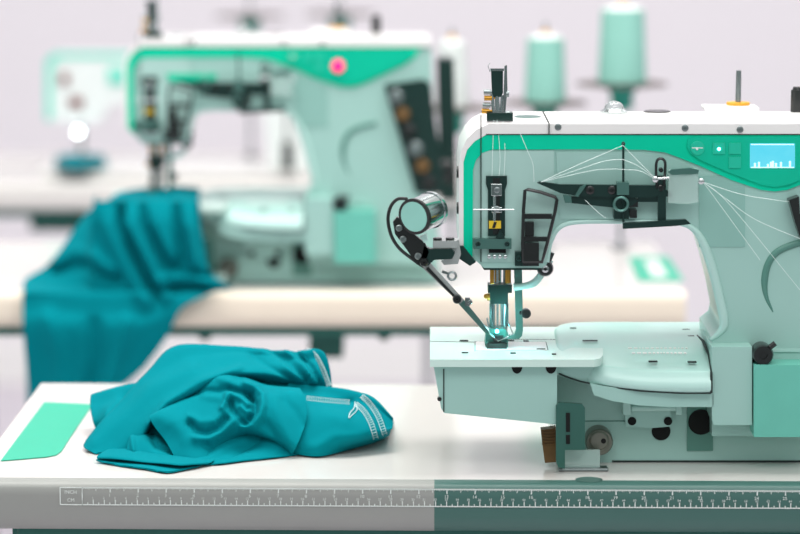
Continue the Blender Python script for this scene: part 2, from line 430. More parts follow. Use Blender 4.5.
# needle group
Yn = -.005
b = B(); cyl(b, P(497,266,Yn), P(497,290,Yn), .0042); nb = part('needle_bar', b, 'chrome')
b = B(); pr(b, 488,285,512,293, Yn-.010, .016); pr(b, 490,293,508,304, Yn-.008, .012); pr(b, 489.5,304,491.5,328, Yn-.003, .004); pr(b, 506.5,304,508.5,326, Yn-.003, .004); part('needle_clamp', b, 'dark_green', nb, bevel=.0012)
b = B(); pr(b, 490,268,494,284, Yn-.010, .004); cyl(b, P(508,264,Yn-.009), P(508,283,Yn-.009), .0028); part('brass_sleeve', b, 'brass', nb, bevel=.0005)
for x in (493.5, 497.5, 501.5):
    b = B(); q = P(x,303,Yn); tube(b, [P(x,302,Yn), P(x,322,Yn), P(x,340,Yn)], [.0011,.0009,.0003], 8); part('needle', b, 'steel', nb)
b = B(); c = P(487,297,Yn-.004); cyl(b, c, c+Vector((.006,0,0)), .0034); lathe(b, P(486,296,Yn-.006), [(.0022,-.001),(.0022,.0025)], 12, 'Y'); part('clamp_screw', b, 'brass', nb)
b = B(); cyl(b, P(506,266,Yn+.01), P(504.5,330,Yn+.01), .0027); cyl(b, P(493,290,Yn+.01), P(492.5,332,Yn+.01), .0022)
pb = part('presser_bar', b, 'steel')
b = B(); pp(b, [(486,331),(490,329),(505,329),(508,333),(508,347),(504,350),(487,350),(485,345)], -.016, .02)
pf = part('presser_foot', b, 'bracket_green', pb, bevel=.001)
b = B(); pr(b, 487,343,507,349.5, -.022, .012); pp(b, [(492,336),(503,336),(501,343),(494,343)], -.019, .006); part('foot_sole', b, 'black', pb, bevel=.0012)
b = B(); tube(b, [P(508,322,-.012), P(513,334,-.014), P(505,338,-.018), P(498,341,-.02), P(490,334,-.018), P(487,318,-.012)], .0008, 8); part('foot_spring', b, 'chrome', pb)
b = B(); lathe(b, P(497,331,-.018), [(.0008,0),(.0018,.001),(.0018,.002),(.001,.0025)], 14, 'Y'); part('needle_light', b, 'led')
# right-hand frame
b = B(); pp(b, [(514,264),(522,264),(523,330),(522,336),(519,339),(505,339),(505,336),(514,335),(516,330)], Yn-.012, .007); rf = part('looper_frame', b, 'steel_green', bevel=.001)
b = B(); c = P(526,313,Yn-.014); cyl(b, P(520,313,Yn-.012), c, .002); lathe(b, c, [(.004,-.005),(.0045,0),(.0045,.004),(.003,.005)], 18, 'Y'); part('knob', b, 'black', rf)
b = B()
loft(b, [[P(514,283,Yn-.01),P(522,283,Yn-.012),P(534,278,Yn-.014),P(547,258,Yn-.016)],[P(514,290,Yn-.01),P(523,289,Yn-.012),P(538,284,Yn-.014),P(553,261,Yn-.016)]], 14, 2)
lv = part('lift_lever', b, 'mint_light', solid=.003, label='pale curved lifting lever')
b = B(); c = P(545,268,Yn-.026); r = pxm(Yn)*8.3; lathe(b, c, [(r*.8,-.012),(r,-.008),(r,.002),(r*.85,.005),(r*.55,.0055)], 26, 'Y'); cyl(b, P(547,262,Yn-.018), P(551,252,Yn-.018), .0036); kb = part('lever_knob', b, 'black', lv)
b = B(); lathe(b, c, [(r*.45,0),(r*.45,.0065),(r*.2,.0068),(r*.2,.005)], 18, 'Y'); part('knob_centre', b, 'chrome', kb)
# black loop guard
Yg = -.052
b = B(); pts = [P(525,190.5,Yg),P(528,189.5,Yg),P(540,192,Yg),P(555,197,Yg),P(557,200,Yg),P(555,212,Yg),P(551,228,Yg),P(546,248,Yg),P(542,262,Yg),P(523,262,Yg),P(522.5,245,Yg),P(523.5,210,Yg)]
tube(b, pts, .0016, 8, closed=True)
gd = part('guard_frame', b, 'black')
b = B(); pr(b, 523,214,552,219, Yg, .004); pr(b, 523,237,548,241.5, Yg, .004); part('guard_crossbar', b, 'black', gd, bevel=.0006)
b = B(); pr(b, 523,243,539,266, Yg-.001, .018); pr(b, 525,222,534,237, Yg+.004, .006); part('guard_block', b, 'black', gd, bevel=.001)
b = B(); pr(b, 515,252,523,266, Yg+.002, .01); screw(b, 519,258,Yg+.002,3); part('hinge', b, 'dark_green', gd, bevel=.0006)

# lamp with mirror on the left
Ym = -.05
lc = P(415,216,Ym-.028)
b = B(); ax = Vector((.62,.95,.12)).normalized(); rr = pxm(Ym)*17.5
c0 = P(414.5,216.5,Ym-.02)
cyl(b, c0, c0+ax*.027, rr, rr, 36)
cyl(b, c0+ax*.0265, c0+ax*.030, rr*1.06, rr*1.06, 36); lam = part('lamp_housing', b, 'chrome', label='chrome drum with pale mint face')
b = B(); cyl(b, c0-ax*.0012, c0+ax*.003, rr*.87, rr*.87, 36); part('lamp_lens', b, 'lens', lam, smooth=30)
b = B(); cyl(b, c0-ax*.0008, c0+ax*.002, rr*1.04, rr*1.04, 36); part('lamp_rim', b, 'black', lam)
b = B(); tube(b, spl([P(407,199,Ym-.015),P(398,199,Ym-.01),P(391,206,Ym-.01),P(388,219,Ym-.01),P(391,235,Ym-.01),P(399,248,Ym-.01),P(411,258,Ym-.01),P(418,263,Ym-.01)], 30), .0016, 10); part('cable', b, 'black')
b = B(); pp(b, [(393,222),(397,217),(404,222),(411,232),(425,243),(429,252),(423,268),(416,264),(407,250),(395,234)], Ym-.012, .007)
ja = part('lamp_arm', b, 'black', bevel=.0012)
for x, y in ((399,228),(403,239),(418,256)):
    b = B(); screw(b, x, y, Ym-.012, 3.4, .002); part('screw', b, 'steel', ja)
b = B(); pp(b, [(420,237),(426,234),(428,240),(424,243)], Ym-.014, .006); part('lens_catch', b, 'mint_light', ja, bevel=.0006)
b = B(); pp(b, [(424,246),(430,249),(452,249),(455,253),(452,259),(434,260),(428,266),(421,260)], Ym-.012, .008); part('bracket_bar', b, 'dark_green', bevel=.001)
b = B(); pr(b, 433,241,457,248, Ym-.010, .016); pp(b, [(450,240),(459,240),(461,254),(458,264),(444,265),(441,261),(450,257)], Ym-.004, .014); bk = part('bracket', b, 'bright_steel', bevel=.0016)
for x in (437.5, 450):
    b = B(); c = P(x, 241, Ym-.002); cyl(b, c-Vector((0,0,.002)), c+Vector((0,0,.003)), .004); part('cap_screw', b, 'black', bk)
b = B(); pp(b, [(455,246),(463,246),(476,262),(470,266),(458,258)], Ym+.004, .02); part('bracket_mount', b, 'dark_green', bk, bevel=.001)
def strut(pts, wpx, Y, d=.004):
    b = B(); (ax_, ay), (bx, by) = pts; L = math.hypot(bx-ax_, by-ay); nx, ny = -(by-ay)/L*wpx/2, (bx-ax_)/L*wpx/2
    pp(b, [(ax_+nx,ay+ny),(bx+nx*.6,by+ny*.6),(bx-nx*.6,by-ny*.6),(ax_-nx,ay-ny)], Y, d); return b
la = part('swing_arm', strut(((424,263),(462,302)), 9, Ym-.008, .005), 'bright_steel', bevel=.001)
part('arm_tip', strut(((457,297),(487,332)), 7, Ym-.004), 'steel_green', la, bevel=.001)
part('arm_insert', strut(((427,268),(456,298)), 3.5, Ym-.011), 'black', la, bevel=.0006)
b = B(); c = P(452,276,Ym-.009); pts = [c+Vector((math.cos(a),0,math.sin(a)))*.0036 for a in [i*math.pi/8 for i in range(16)]]; tube(b, pts, .0011, 8, closed=True); tube(b, [c+Vector((-.003,0,.002)), c+Vector((-.009,.001,.004))], .0012, 6); part('eyelet', b, 'steel', la)
b = B(); pr(b, 465,298,470,306, Ym-.012, .006); screw(b, 470,302,Ym-.010,2.4); part('clip', b, 'chrome', la, bevel=.0006)
for x, y in ((457,299),(424,262)):
    b = B(); screw(b, x, y, Ym-.012,4.5,.004); part('pivot', b, 'black', la)

# thread guides on the arm front
Ya = -.056
b = B(); pp(b, [(537,183),(540,181.5),(560,184.5),(658,185.5),(672,193),(672,197),(658,196),(652,198),(620,197),(580,196.5),(560,193)], Ya, .005)
ga = part('guide_arm', b, 'dark_green', bevel=.0008)
b = B(); pp(b, [(566,196.5),(634,196.5),(638,201),(632,206),(612,207.5),(570,203),(564,200)], Ya+.003, .005); part('lower_blade', b, 'dark_green', ga, bevel=.0008)
b = B(); pp(b, [(563,195),(571,196),(572,203),(565,203)], Ya-.002, .005); pp(b,[(575,196),(580,187),(587,184),(583,190),(578,197)], Ya-.003, .003); part('blade_holder', b, 'steel_green', ga, bevel=.0005)
for x, y in ((590,190),(612,190)):
    b = B(); screw(b, x, y, Ya, 4.3, .002); part('screw', b, 'black', ga)
b = B(); pr(b, 617,182.5,629,195, Ya-.005, .012); part('guide_block', b, 'steel_green', ga, bevel=.0008)
b = B(); cyl(b, P(623.3,145,Ya), P(623.3,222,Ya), .0011, seg=10); lathe(b, P(623.3,145,Ya), [(.001,-.001),(.002,.001),(.001,.003)], 10); part('guide_rod', b, 'dark_green', ga)
b = B(); pr(b, 614,196,629,219, Ya+.002, .014); part('rod_mount', b, 'dark_green', ga, bevel=.0008)
b = B(); c = P(621,204,Ya-.004); pts = [c+Vector((math.cos(a),0,math.sin(a)))*.0062 for a in [i*math.pi/10 for i in range(20)]]; tube(b, pts, .0014, 8, closed=True); part('tension_ring', b, 'steel_green', ga)
b = B(); pr(b, 629,199,638,207, Ya+.004, .010); pr(b, 630,210,637,218, Ya+.004, .010); part('tension_stop', b, 'black', ga, bevel=.0008)
b = B(); pr(b, 638,193,662,202, Ya+.003, .005); part('link_bar', b, 'dark_green', ga, bevel=.0006)
b = B(); pr(b, 658,184,666,224, Ya+.001, .006); pr(b, 656,176,664,186, Ya, .006); up = part('upright', b, 'dark_green', bevel=.0008)
b = B(); tube(b, spl([P(657,188,Ya),P(656,170,Ya),P(657,161,Ya),P(661,158.5,Ya),P(665,162,Ya),P(665,172,Ya),P(664,186,Ya)], 22), .0013, 8); part('loop', b, 'black', up)
b = B(); screw(b, 661,188,Ya,3.2,.002); screw(b, 661,170,Ya+.002,2.4,.002); part('screw', b, 'black', up)
b = B(); pp(b, [(623,223.5),(686,219.5),(691,224),(676,226),(623,229)], Ya-.004, .006); part('foot_bar', b, 'dark_green', up, bevel=.0008)
b = B(); pp(b, [(669,171),(698,169),(698.5,202),(689,204),(668,203)], Ya-.004, .012); tb = part('thread_trough', b, 'acrylic', bevel=.0012, label='translucent plastic thread box')
b = B(); pp(b, [(668,172),(672,169.5),(690,168),(699,170),(698,174),(672,175)], Ya-.006, .004); part('trough_rim', b, 'steel_green', tb, bevel=.0006)
b = B(); cyl(b, P(655,179,Ya-.007), P(669,178,Ya-.007), .0012, seg=10)
for x, y in ((655,179),(701,181)): lathe(b, P(x,y,Ya-.009), [(.001,-.001),(.0028,.001),(.0028,.003),(.001,.004)], 12, 'Y')
part('thread_pin', b, 'chrome', tb)
# threads
def thr(pts, Y=Ya-.006, r=.00035, n=16):
    b = B(); tube(b, spl([P(x, y, Y) if len(q) == 2 else P(x, y, q[2]) for q in pts for x, y in [q[:2]]], n), r, 5); return b
th = [
 [(541,182),(580,164),(623,145.5)],[(541,182),(580,169),(605,161),(623,159.5)],[(541,182),(590,171),(612,169),(623,169.5)],
 [(623,145.5),(640,163),(655,178)],[(623,159.5),(638,166),(655,178)],[(623,169.5),(640,171),(655,179)],
 [(520,133,-.046),(528,152,-.048),(533,165,-.048),(534,182,-.05)],[(497,120,-.03),(499,140,-.044),(500,160,-.044),(499,176,-.046)],
 [(494,120,-.03),(493,140,-.044),(492,176,-.046)],[(503,121,-.03),(505,150,-.044),(504,176,-.046)],
 [(703,182),(740,194),(775,200),(793,202,-.047)],[(703,182),(730,205),(800,290,-.05)],[(703,182),(725,198),(760,222),(830,250,-.05)],
 [(703,182),(720,205),(760,260,-.05)],[(585,200),(600,214),(606,218)]]
b = B()
for q in th:
    Yv = Ya-.006
    pts = [P(a[0], a[1], a[2] if len(a) > 2 else Yv) for a in q]
    tube(b, spl(pts, 16), .00024, 5)
part('sewing_threads', b, 'thread', wn=False, label='fine pale threads strung between guides')

# cylinder bed
b = B(); pl = [PZ(x, y, zb) for x, y in [(430,359.5),(594,359.5),(600,358.5),(603,355),(603,340),(600,329),(568,327),(430,327)]]
hh = (P(430,359.5,-.07)-P(430,367,-.07)).z
prism3(b, pl, (0,0,-hh)); bed = part('bed_plate', b, 'bed_lit_mint', bevel=.0026, segs=3)
b = B(); pp(b, [(433,363),(557,363),(557,424.5),(444,413),(441,408)], -.062, .10); arm = part('bed_arm', b, 'mint', bevel=.002)
b = B(); pp(b, [(556,366),(604,366),(604,386),(590,383.5),(556,373)], -.052, .05); part('bed_neck', b, 'mint', bevel=.001)
b = B(); pr(b, 443.2,369,444.4,412, -.0626, .001); part('seam_line', b, 'seam', arm, wn=False)
b = B(); screw(b, 439.5,399,-.0625,2.2,.001); part('screw', b, 'black', arm)
for x in (517, 551):
    b = B(); c = P(x, 366.5, -.0627 if x < 530 else -.0627); r = pxm(-.04)*5.4
    prism3(b, [c+Vector((math.cos(a)*r,0,-math.sin(a)*r*1.35)) for a in [math.pi*i/14 for i in range(15)]], (0,.001,0)); part('half_hole', b, 'hole', arm, wn=False)
def zline(bm, pts, z, wdt=.0006):
    for (ax_, ay), (bx, by) in zip(pts, pts[1:]):
        a = PZ(ax_, ay, z); c = PZ(bx, by, z); d = c-a; L = d.length
        R = Matrix.Rotation(math.atan2(d.y, d.x), 3, 'Z'); box(bm, (a+c)/2, (L, wdt, .0004), R)
b = B()
zline(b, [(430,341.5),(475,342)], zb+.0001); zline(b, [(475,351),(475,341.5),(546,342),(548,350)], zb+.0001)
zline(b, [(507,339.5),(562,339.5),(563,342)], zb+.0001)
part('seam_line', b, 'seam', bed, wn=False)
b = B(); prism3(b, [PZ(x,y,zb) for x,y in [(476,350.5),(547,350.5),(545.5,342.5),(476,342)]], (0,0,.0006)); np_ = part('needle_plate', b, 'white', bed, wn=False, label='pale steel plate under the needles')
b = B()
for x, y, w_ in ((464,340.5,.008),(465,352.5,.006),(526,341,.005),(541,349,.008),(513,353,.005),(511,340.5,.006),(554,354,.004)):
    box(b, PZ(x,y,zb+.0007), (w_, .0028, .0008))
part('plate_slot', b, 'seam', bed, wn=False)
# swelling cover right of the bed
zc = zb+.003
rows = [
 [PZ(553,334,zc-.006),PZ(557,327,zc-.001),PZ(570,323,zc),PZ(600,322,zc),PZ(640,322,zc),PZ(680,322,zc),PZ(711,322,zc)],
 [PZ(552,337,zc-.006),PZ(558,334,zc-.001),PZ(575,338,zc),PZ(600,340,zc),PZ(640,341,zc),PZ(680,341,zc),PZ(711,341,zc)],
 [PZ(553,345,zc-.004),P(562,351,-.03),P(575,356,-.036),P(600,361,-.044),P(640,365,-.048),P(680,366,-.050),P(711,366,-.050)],
 [P(554,352,-.028),P(563,358,-.030),P(576,363,-.038),P(600,368,-.054),P(640,373,-.060),P(680,374,-.063),P(711,374,-.063)],
 [P(558,373.5,-.03),P(568,377,-.034),P(580,381,-.045),P(600,385,-.058),P(640,390.5,-.064),P(680,393,-.067),P(711,393,-.067)],
 [P(558,376,-.03),P(568,378,-.03),P(580,381,-.03),P(600,385,-.03),P(640,390,-.03),P(680,393,-.03),P(711,393,-.03)]]
b = B(); loft(b, rows, 48, 40); bcv = part('bed_cover', b, 'mint_light', smooth=60, wn=False)
b = B(); tube(b, [P(559,373.7,-.0526)]+[P(x,y,Y) for x,y,Y in ((568,377.3,-.0526),(580,381.3,-.0530),(600,385.4,-.0588),(640,390.9,-.0648),(680,393.2,-.0678),(711,393.2,-.0678))], .0008, 6)
b2 = [PZ(697,336,zc),PZ(703,341,zc+.0003),P(706,348,-.028),P(709,355,-.038),P(711,366,-.0515),P(711.3,374,-.0645),P(711.3,393,-.0685)]
tube(b, b2, .0013, 6); part('seam_line', b, 'seam', bcv, wn=False)
for x, y, w_ in ((590,340.5,.014),(573,328,.006),(686,329.5,.007),(691,336,.006),):
    b = B(); box(b, PZ(x,y,zc+.0007), (w_, .0035, .0006)); part('cover_slot', b, 'seam', bcv, wn=False)
for x, y, Y in ((653,362.5,-.047),(692,363,-.048)):
    b = B(); box(b, P(x,y,Y)+Vector((0,0,.001)), (.008, .004, .0012)); part('cover_slot', b, 'seam', bcv, wn=False)
b = B(); rnd = random.Random(2)
for row, (yy, xa, xb) in enumerate(((350.3,628,688),(354.3,632,684))):
    x = xa
    while x < xb:
        L = rnd.uniform(1, 4); pA = PZ(x, yy, zc-.0015); pB = PZ(x+L, yy, zc-.0015)
        # engraved lettering too small to read: short strokes
        box(b, (pA+pB)/2+Vector((0,0,.0024-(.0012 if row else .0004))), ((pB-pA).length, .0045 if row else .003, .0010)); x += L+1.8
part('engraved_text', b, 'ink', bcv, wn=False)
b = B(); pp(b, [(590,383.5),(600,385.5),(640,391),(680,393.5),(714,393.5),(714,407),(670,407),(640,405.5),(612,401),(594,395)], -.062, .06); part('lower_skirt', b, 'mint', bevel=.0012)
# base
b = B(); zz = ZT
pts = [P(557,376,-.017),P(592,384,-.017),P(712,392,-.017),P(892,392,-.017)]
pts += [Vector((pts[-1].x,-.017,zz)), Vector((pts[0].x,-.017,zz))]
prism3(b, pts, (0,.13,0)); base = part('base', b, 'mint', bevel=.002)
b = B(); pr(b, 612,460.5,892,462.6, -.0178, .002); part('seam_line', b, 'seam', base, wn=False)
b = B(); pp(b, [(712,347),(752,347),(752,425),(714,425),(712,420)], -.062, .09); part('column_block', b, 'mint', bevel=.002)
b = B(); pr(b, 754,365,812,437, -.068, .09); part('side_box', b, 'box_mint', bevel=.0015, label='brighter mint box cover at lower right')
b = B(); pr(b, 752,349,758,366, -.05, .05); part('gap_filler', b, 'hole')
b = B(); c = P(763,355,-.064); lathe(b, c, [(.006,-.02),(.0098,-.016),(.0098,-.001),(.0085,.002),(.004,.002),(.004,.0)], 26, 'Y'); cyl(b, c+Vector((.006,0,.007)), c+Vector((.011,0,.011)), .0026); part('oil_cap', b, 'black')
b = B(); pr(b, 758,349,800,352, -.0415, .002); part('column_line', b, 'mint_light')
# hinge, holes
b = B(); pp(b, [(626,404),(671,404),(671,426.5),(652,428),(626,426.5),(625,415)], -.026, .012); hg = part('hinge_bracket', b, 'mint', bevel=.0008)
b = B(); pr(b, 623,402,631,415, -.032, .01); pr(b, 676,402,682,415, -.032, .01); cyl(b, P(631,408,-.028), P(676,408,-.028), .003); part('hinge_pin', b, 'mint_light', hg, bevel=.0008)
for x in (632, 668):
    b = B(); pc(b, x, 421, -.026, 4.3, .001); part('screw_hole', b, 'hole', hg, wn=False)
b = B(); pc(b, 661,431, -.017, 9.5, .0012); part('round_hole', b, 'hole', base, wn=False)
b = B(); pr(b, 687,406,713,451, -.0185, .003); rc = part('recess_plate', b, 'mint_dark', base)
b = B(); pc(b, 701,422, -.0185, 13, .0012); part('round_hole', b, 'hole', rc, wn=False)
b = B(); pr(b, 570,420.6,640,421.6, -.0176, .001); part('casting_line', b, 'mint_dark', base, wn=False)
# front slide bracket
b = B(); pp(b, [(556,406),(559,402.5),(582,404),(585,408),(585,450),(565,450),(565,469),(558,467),(556,460)], -.066, .004); sb = part('slide_bracket', b, 'bracket_green', bevel=.0008)
b = B(); pr(b, 566,413,570,432, -.0668, .002); pr(b, 566,435,570,444, -.0668, .002); part('slot', b, 'hole', sb, wn=False)
b = B(); lathe(b, P(599,441,-.03), [(.0128,-.012),(.0128,.004),(.0115,.006)], 30, 'Y'); tk = part('thumb_screw', b, 'dark_steel')
b = B(); lathe(b, P(599,440,-.036), [(.009,-.002),(.0092,.002),(.0075,.004),(.003,.0042)], 26, 'Y'); part('screw_head', b, 'dark_steel', tk)
b = B(); pc(b, 603.5,441,-.0403,2.6,.0008,12); part('screw_socket', b, 'hole', tk, wn=False)
b = B(); pr(b, 565,450,600,469, -.052, .003); part('clear_guard', b, 'acrylic', bevel=.0008)
b = B(); q = PZ(583,470,ZT); box(b, q+Vector((0,0,.0015)), (.046,.014,.003)); part('guard_foot', b, 'steel', bevel=.001)
b = B(); pp(b, [(541,430),(556,428),(556,462),(545,463),(543,448)], -.040, .012)
for i in range(5): pr(b, 542,432+i*3,556,433+i*3, -.0415, .004)
part('knurled_knob', b, 'brown', bevel=.0008)
# darker curved band on the column
b = B(); tube(b, spl([P(x,y,Y0+.0006) for x,y in [(812,241),(795,244),(777,252),(768,264),(764.5,280),(766,296),(773,312)]], 30), [.0034]*20+[.0034-.00026*i for i in range(11)], 12); part('dark_band', b, 'mint_dark', smooth=80)
# right end: tension rack
b = B(); pp(b, [(789,200),(799,196.5),(800,214),(807,236),(801,240),(795,222)], -.054, .014); part('thread_clip', b, 'black', bevel=.001)
b = B(); pp(b, [(826,188),(880,180),(890,186),(907,332),(895,340),(866,338),(846,262)], -.046, .008); rk = part('tension_rack', b, 'dark_green', bevel=.002)
for i in range(6):
    x, y = 842+i*8.6, 204+i*24
    b = B(); lathe(b, P(x,y,-.047), [(.002,-.002),(.0095,.002),(.0095,.005),(.003,.007),(.003,.014),(.0065,.014),(.0065,.02)], 20, 'Y'); part('tension_disc', b, ('steel','brown','black')[i % 3], rk)
b = B(); pr(b, 892,150,916,345, .0, .05); part('belt_guard', b, 'dark_green', bevel=.004)
b = B(); c = P(905,300,.03); lathe(b, c, [(.02,-.03),(.034,-.028),(.034,.0),(.02,.004)], 30, 'X'); part('hand_wheel', b, 'black')
# screws at the far left side of head
for y in (208, 190-20+2):
    b = B(); c = P(459, y, Y0+.02); cyl(b, c-Vector((.0022,0,0)), c+Vector((.002,0,0)), .0055); part('side_screw', b, 'black')

# copies behind
def station(src, v, label, skip):
    m = copy_tree(src, None, skip); m.location = Vector(src.location)+v; m['label'] = label; return m
m2 = station(mach, WL_t2, 'blurred mint and green sewing machine in the second row with a magenta light', ('screen','screen_icon','indicator_light','sewing_threads','needle_light','thread_clip','lamp_housing','lamp_arm','cable','bracket_bar','bracket','swing_arm','pivot'))
WL[m2.name] = Vector(m2.location)
cp2 = [c for c in children(m2) if c.name.startswith('control_panel')][0]; WL[cp2.name] = Vector(m2.location)+Vector(cp2.location)
b = B(); c = P(338,66,Y0-.005+1.04); lathe(b, c, [(.0078,-.002),(.0078,.002),(.006,.004)], 24, 'Y'); obj('indicator_light', b, 'magenta', cp2, label='bright magenta light')
b = B(); pp(b, [(166,74),(204,74),(204,80),(170,82)], Y0-.003+1.04, .002); pp(b, [(206,74),(216,74),(216,80),(206,80)], Y0-.003+1.04, .002); obj('green_plate', b, 'green', m2, wn=False)
Y3 = 2.18
c = PZ(130,177,ZT)
m3 = thing('sewing_machine', 'far faint white sewing machine with green rim, third row at left', 'sewing machine', (c.x, Y3, ZT), None)
b = B(); pp(b, [(47,120),(47,66),(50,58),(56,54),(330,54),(330,168),(270,168),(262,104),(110,104),(100,122),(52,122)], Y3, .07); obj('body', b, 'far_white', m3, .004)
b = B(); pp(b, [(45.5,120),(45.5,62),(49,56),(56,52.5),(330,52.5),(330,58),(60,58),(54,63),(52,72),(52,120)], Y3-.003, .002); obj('green_band', b, 'far_green', m3, wn=False)
b = B(); pr(b, 40,171,330,177, 2.147, .17); obj('bed_plate', b, 'white', m3, .002)
b = B(); cyl(b, P(82,120,Y3+.01), P(82,160,Y3+.01), .005); obj('needle_bar', b, 'chrome', m3)
b = B(); pr(b, 60,74,68,84, Y3-.006,.006); obj('tension_knob', b, 'red_tip', m3, .001)
b = B(); pr(b, 70,98,82,108, Y3-.006,.006); obj('thread_guide', b, 'red_tip', m3, .001)
b = B(); cyl(b, P(287,112,Y3-.06), P(287,168,Y3-.06), .0025); pr(b, 282,143,293,170, Y3-.07, .02); obj('guide_post', b, 'black', m3, .001)
b = B(); pr(b, 108,68,126,84, Y3-.005,.005); obj('green_plate', b, 'far_green', m3, .001)
b = B(); c = P(78,132,Y3-.02); lathe(b, c, [(.0045,-.002),(.0045,.001),(.003,.003)], 20, 'Y'); obj('bright_glint', b, 'glint_glow', m3, label='small bright white glint, made as a glowing disc')  # glowing disc stands in for a glint on chrome

b = B(); c = PZ(587,475,ZT); lathe(b, c, [(.0125,-.001),(.0125,.0005),(.0105,.0009)], 30, sy=.95)
obj('cable_plug', b, 'steel_green', t1, label='dark round plug in the tabletop')

# ---------------------------------------------------------------- spool stands and cones
def stand(px, py, Y, r, ztab, label, group=None):
    c = P(px, py, Y)
    t = thing('spool_stand', label, 'spool stand', (c.x, Y, ztab))
    b = B(); cyl(b, (c.x, Y, ztab), (c.x, Y, ztab+.008), .012); obj('base', b, 'rod_grey', t, .002)
    b = B(); cyl(b, (c.x, Y, ztab+.009), (c.x, Y, c.z-.003), .003); obj('post', b, 'steel', t)
    b = B(); lathe(b, (c.x, Y, c.z-.036), [(.010,0),(.018,.004),(.015,.015),(.021,.033)], 24); obj('hub', b, 'leg_teal', t)
    b = B(); lathe(b, c, [(.012,-.003),(r*.7,-.003),(r,-.0005),(r,.001),(r*.6,0)], 36); obj('plate', b, 'plate_brown', t)
    b = B(); cyl(b, c, c+Vector((0,0,.112)), .0022); obj('pin', b, 'steel', t)
    return c
def cone(c, r0, r1, h, m, label, cap='cone_white'):
    t = thing('thread_cone', label, 'thread cone', (c.x, c.y, c.z))
    b = B(); pf_ = [(r0*.9,.0005),(r0,.003)]
    n = 26
    for i in range(n+1): f = i/n; pf_.append((r0+(r1-r0)*f+(.00035 if i % 2 else 0), .004+h*f))
    lathe(b, c, pf_, 40); obj('thread', b, m, t, smooth=70)
    b = B(); lathe(b, c+Vector((0,0,h+.004)), [(r1*.96,0),(r1*.9,.002),(r1*.4,.006),(r1*.35,.006)], 30); k_ = obj('cone_end', b, cap, t)
    b = B(); lathe(b, c+Vector((0,0,h+.010)), [(.0062,0),(.0062,.003),(.004,.0045)], 20); obj('cone_tip', b, 'orange', k_)
YS = 1.33; sc1 = pxm(YS)
c1 = stand(545,103,YS,42*sc1,ZT,'spool stand with a dark plate carrying the middle mint cone')
cone(c1, 20.5*sc1, 18*sc1, .087, 'cone_mint', 'pale mint thread cone above the machine head, left of the tallest cone')
c2 = stand(622,84,YS,46*sc1,ZT,'tallest spool stand, its dark plate above the machine arm')
cone(c2, 24*sc1, 21*sc1, .100, 'cone_mint', 'large mint thread cone cut by the top of the photo')
c3 = stand(452,108,YS+.03,42*sc1,ZT,'spool stand under the faint white cone between the two machines')
cone(c3, 17*sc1, 13*sc1, .088, 'cone_white', 'faint greyish white thread cone between the two machines')
sc4 = pxm(2.44)
c4 = stand(250,16,2.44,36*sc4,ZT,'left of two blurred spool stands above the second row machine')
c5 = stand(340,14,2.44,36*sc4,ZT,'right of two blurred spool stands above the second row machine')

# ---------------------------------------------------------------- the crumpled garment
b = B(); Q = P
T = lambda x, y: PZ(x, y, ZT+.0012)
# inner heap that carries the folds
loft(b, [
 [T(120,440),T(170,432),T(230,428),T(300,426),T(350,426),T(378,424)],
 [Q(125,430,.12),Q(165,372,.13),Q(230,362,.13),Q(290,372,.12),Q(345,398,.11),Q(375,408,.10)],
 [Q(125,436,.09),Q(165,396,.08),Q(230,392,.07),Q(290,396,.07),Q(345,412,.07),Q(370,418,.07)],
 [Q(128,446,.045),Q(170,440,.035),Q(230,440,.03),Q(290,430,.035),Q(345,432,.045),Q(368,430,.05)],
 [T(130,452),T(175,464),T(215,464.5),T(246,461),T(290,456),T(368,444)]], 60, 40, noise=.006, seed=3,
 folds=[([(250,435),(285,425),(300,440)],6,.008),([(225,455),(260,435),(280,420)],5,-.008),([(130,445),(150,430),(168,440)],5,.008)])
# main sheet thrown over the heap
loft(b, [
 [T(95,430),T(130,412),T(165,404),T(200,402),T(250,402),T(295,404),T(318,406)],
 [Q(86,440,.055),Q(118,403,.09),Q(146,374,.125),Q(176,348.5,.145),Q(240,350,.14),Q(290,354,.13),Q(312,352,.12)],
 [Q(83.5,446,.030),Q(116,416,.055),Q(150,381,.085),Q(190,358,.105),Q(240,354,.11),Q(290,360,.105),Q(316,360,.10)],
 [Q(90,451,.020),Q(122,434,.030),Q(155,397,.055),Q(192,374,.075),Q(235,364,.085),Q(282,366,.085),Q(322,374,.085)],
 [Q(98,455,.015),Q(133,447,.020),Q(158,414,.035),Q(192,392,.05),Q(232,374,.065),Q(278,376,.075),Q(326,386,.085)],
 [Q(104,454.5,.03),Q(136,446,.04),Q(162,418,.055),Q(196,396,.07),Q(236,380,.08),Q(278,384,.09),Q(322,389,.10)]], 110, 60,
 folds=[([(95,440),(125,415),(150,390),(190,368)],9,.004),([(150,425),(166,403),(200,382),(240,367)],4,.006),
        ([(262,352),(283,362),(298,378)],4,.006),([(272,352),(292,366),(306,380)],2.6,-.007),([(286,352),(304,366),(314,382)],3,.007),([(252,356),(272,368),(292,380)],3,-.005),
        ([(296,352),(312,368),(320,384)],2.4,-.006)], noise=.0025, seed=9)
# back corner lying at the left
loft(b, [
 [T(100,428),T(120,424),T(140,420)],
 [Q(92,395,.135),Q(112,389,.13),Q(140,383,.125)],
 [Q(90,404,.115),Q(112,402,.105),Q(140,400,.10)],
 [Q(93,422,.085),Q(110,418,.075),Q(135,418,.07)],
 [T(100,436),T(115,438),T(135,440)]], 24, 24, folds=[([(105,424),(108,410),(118,402)],5,.006)], noise=.002)
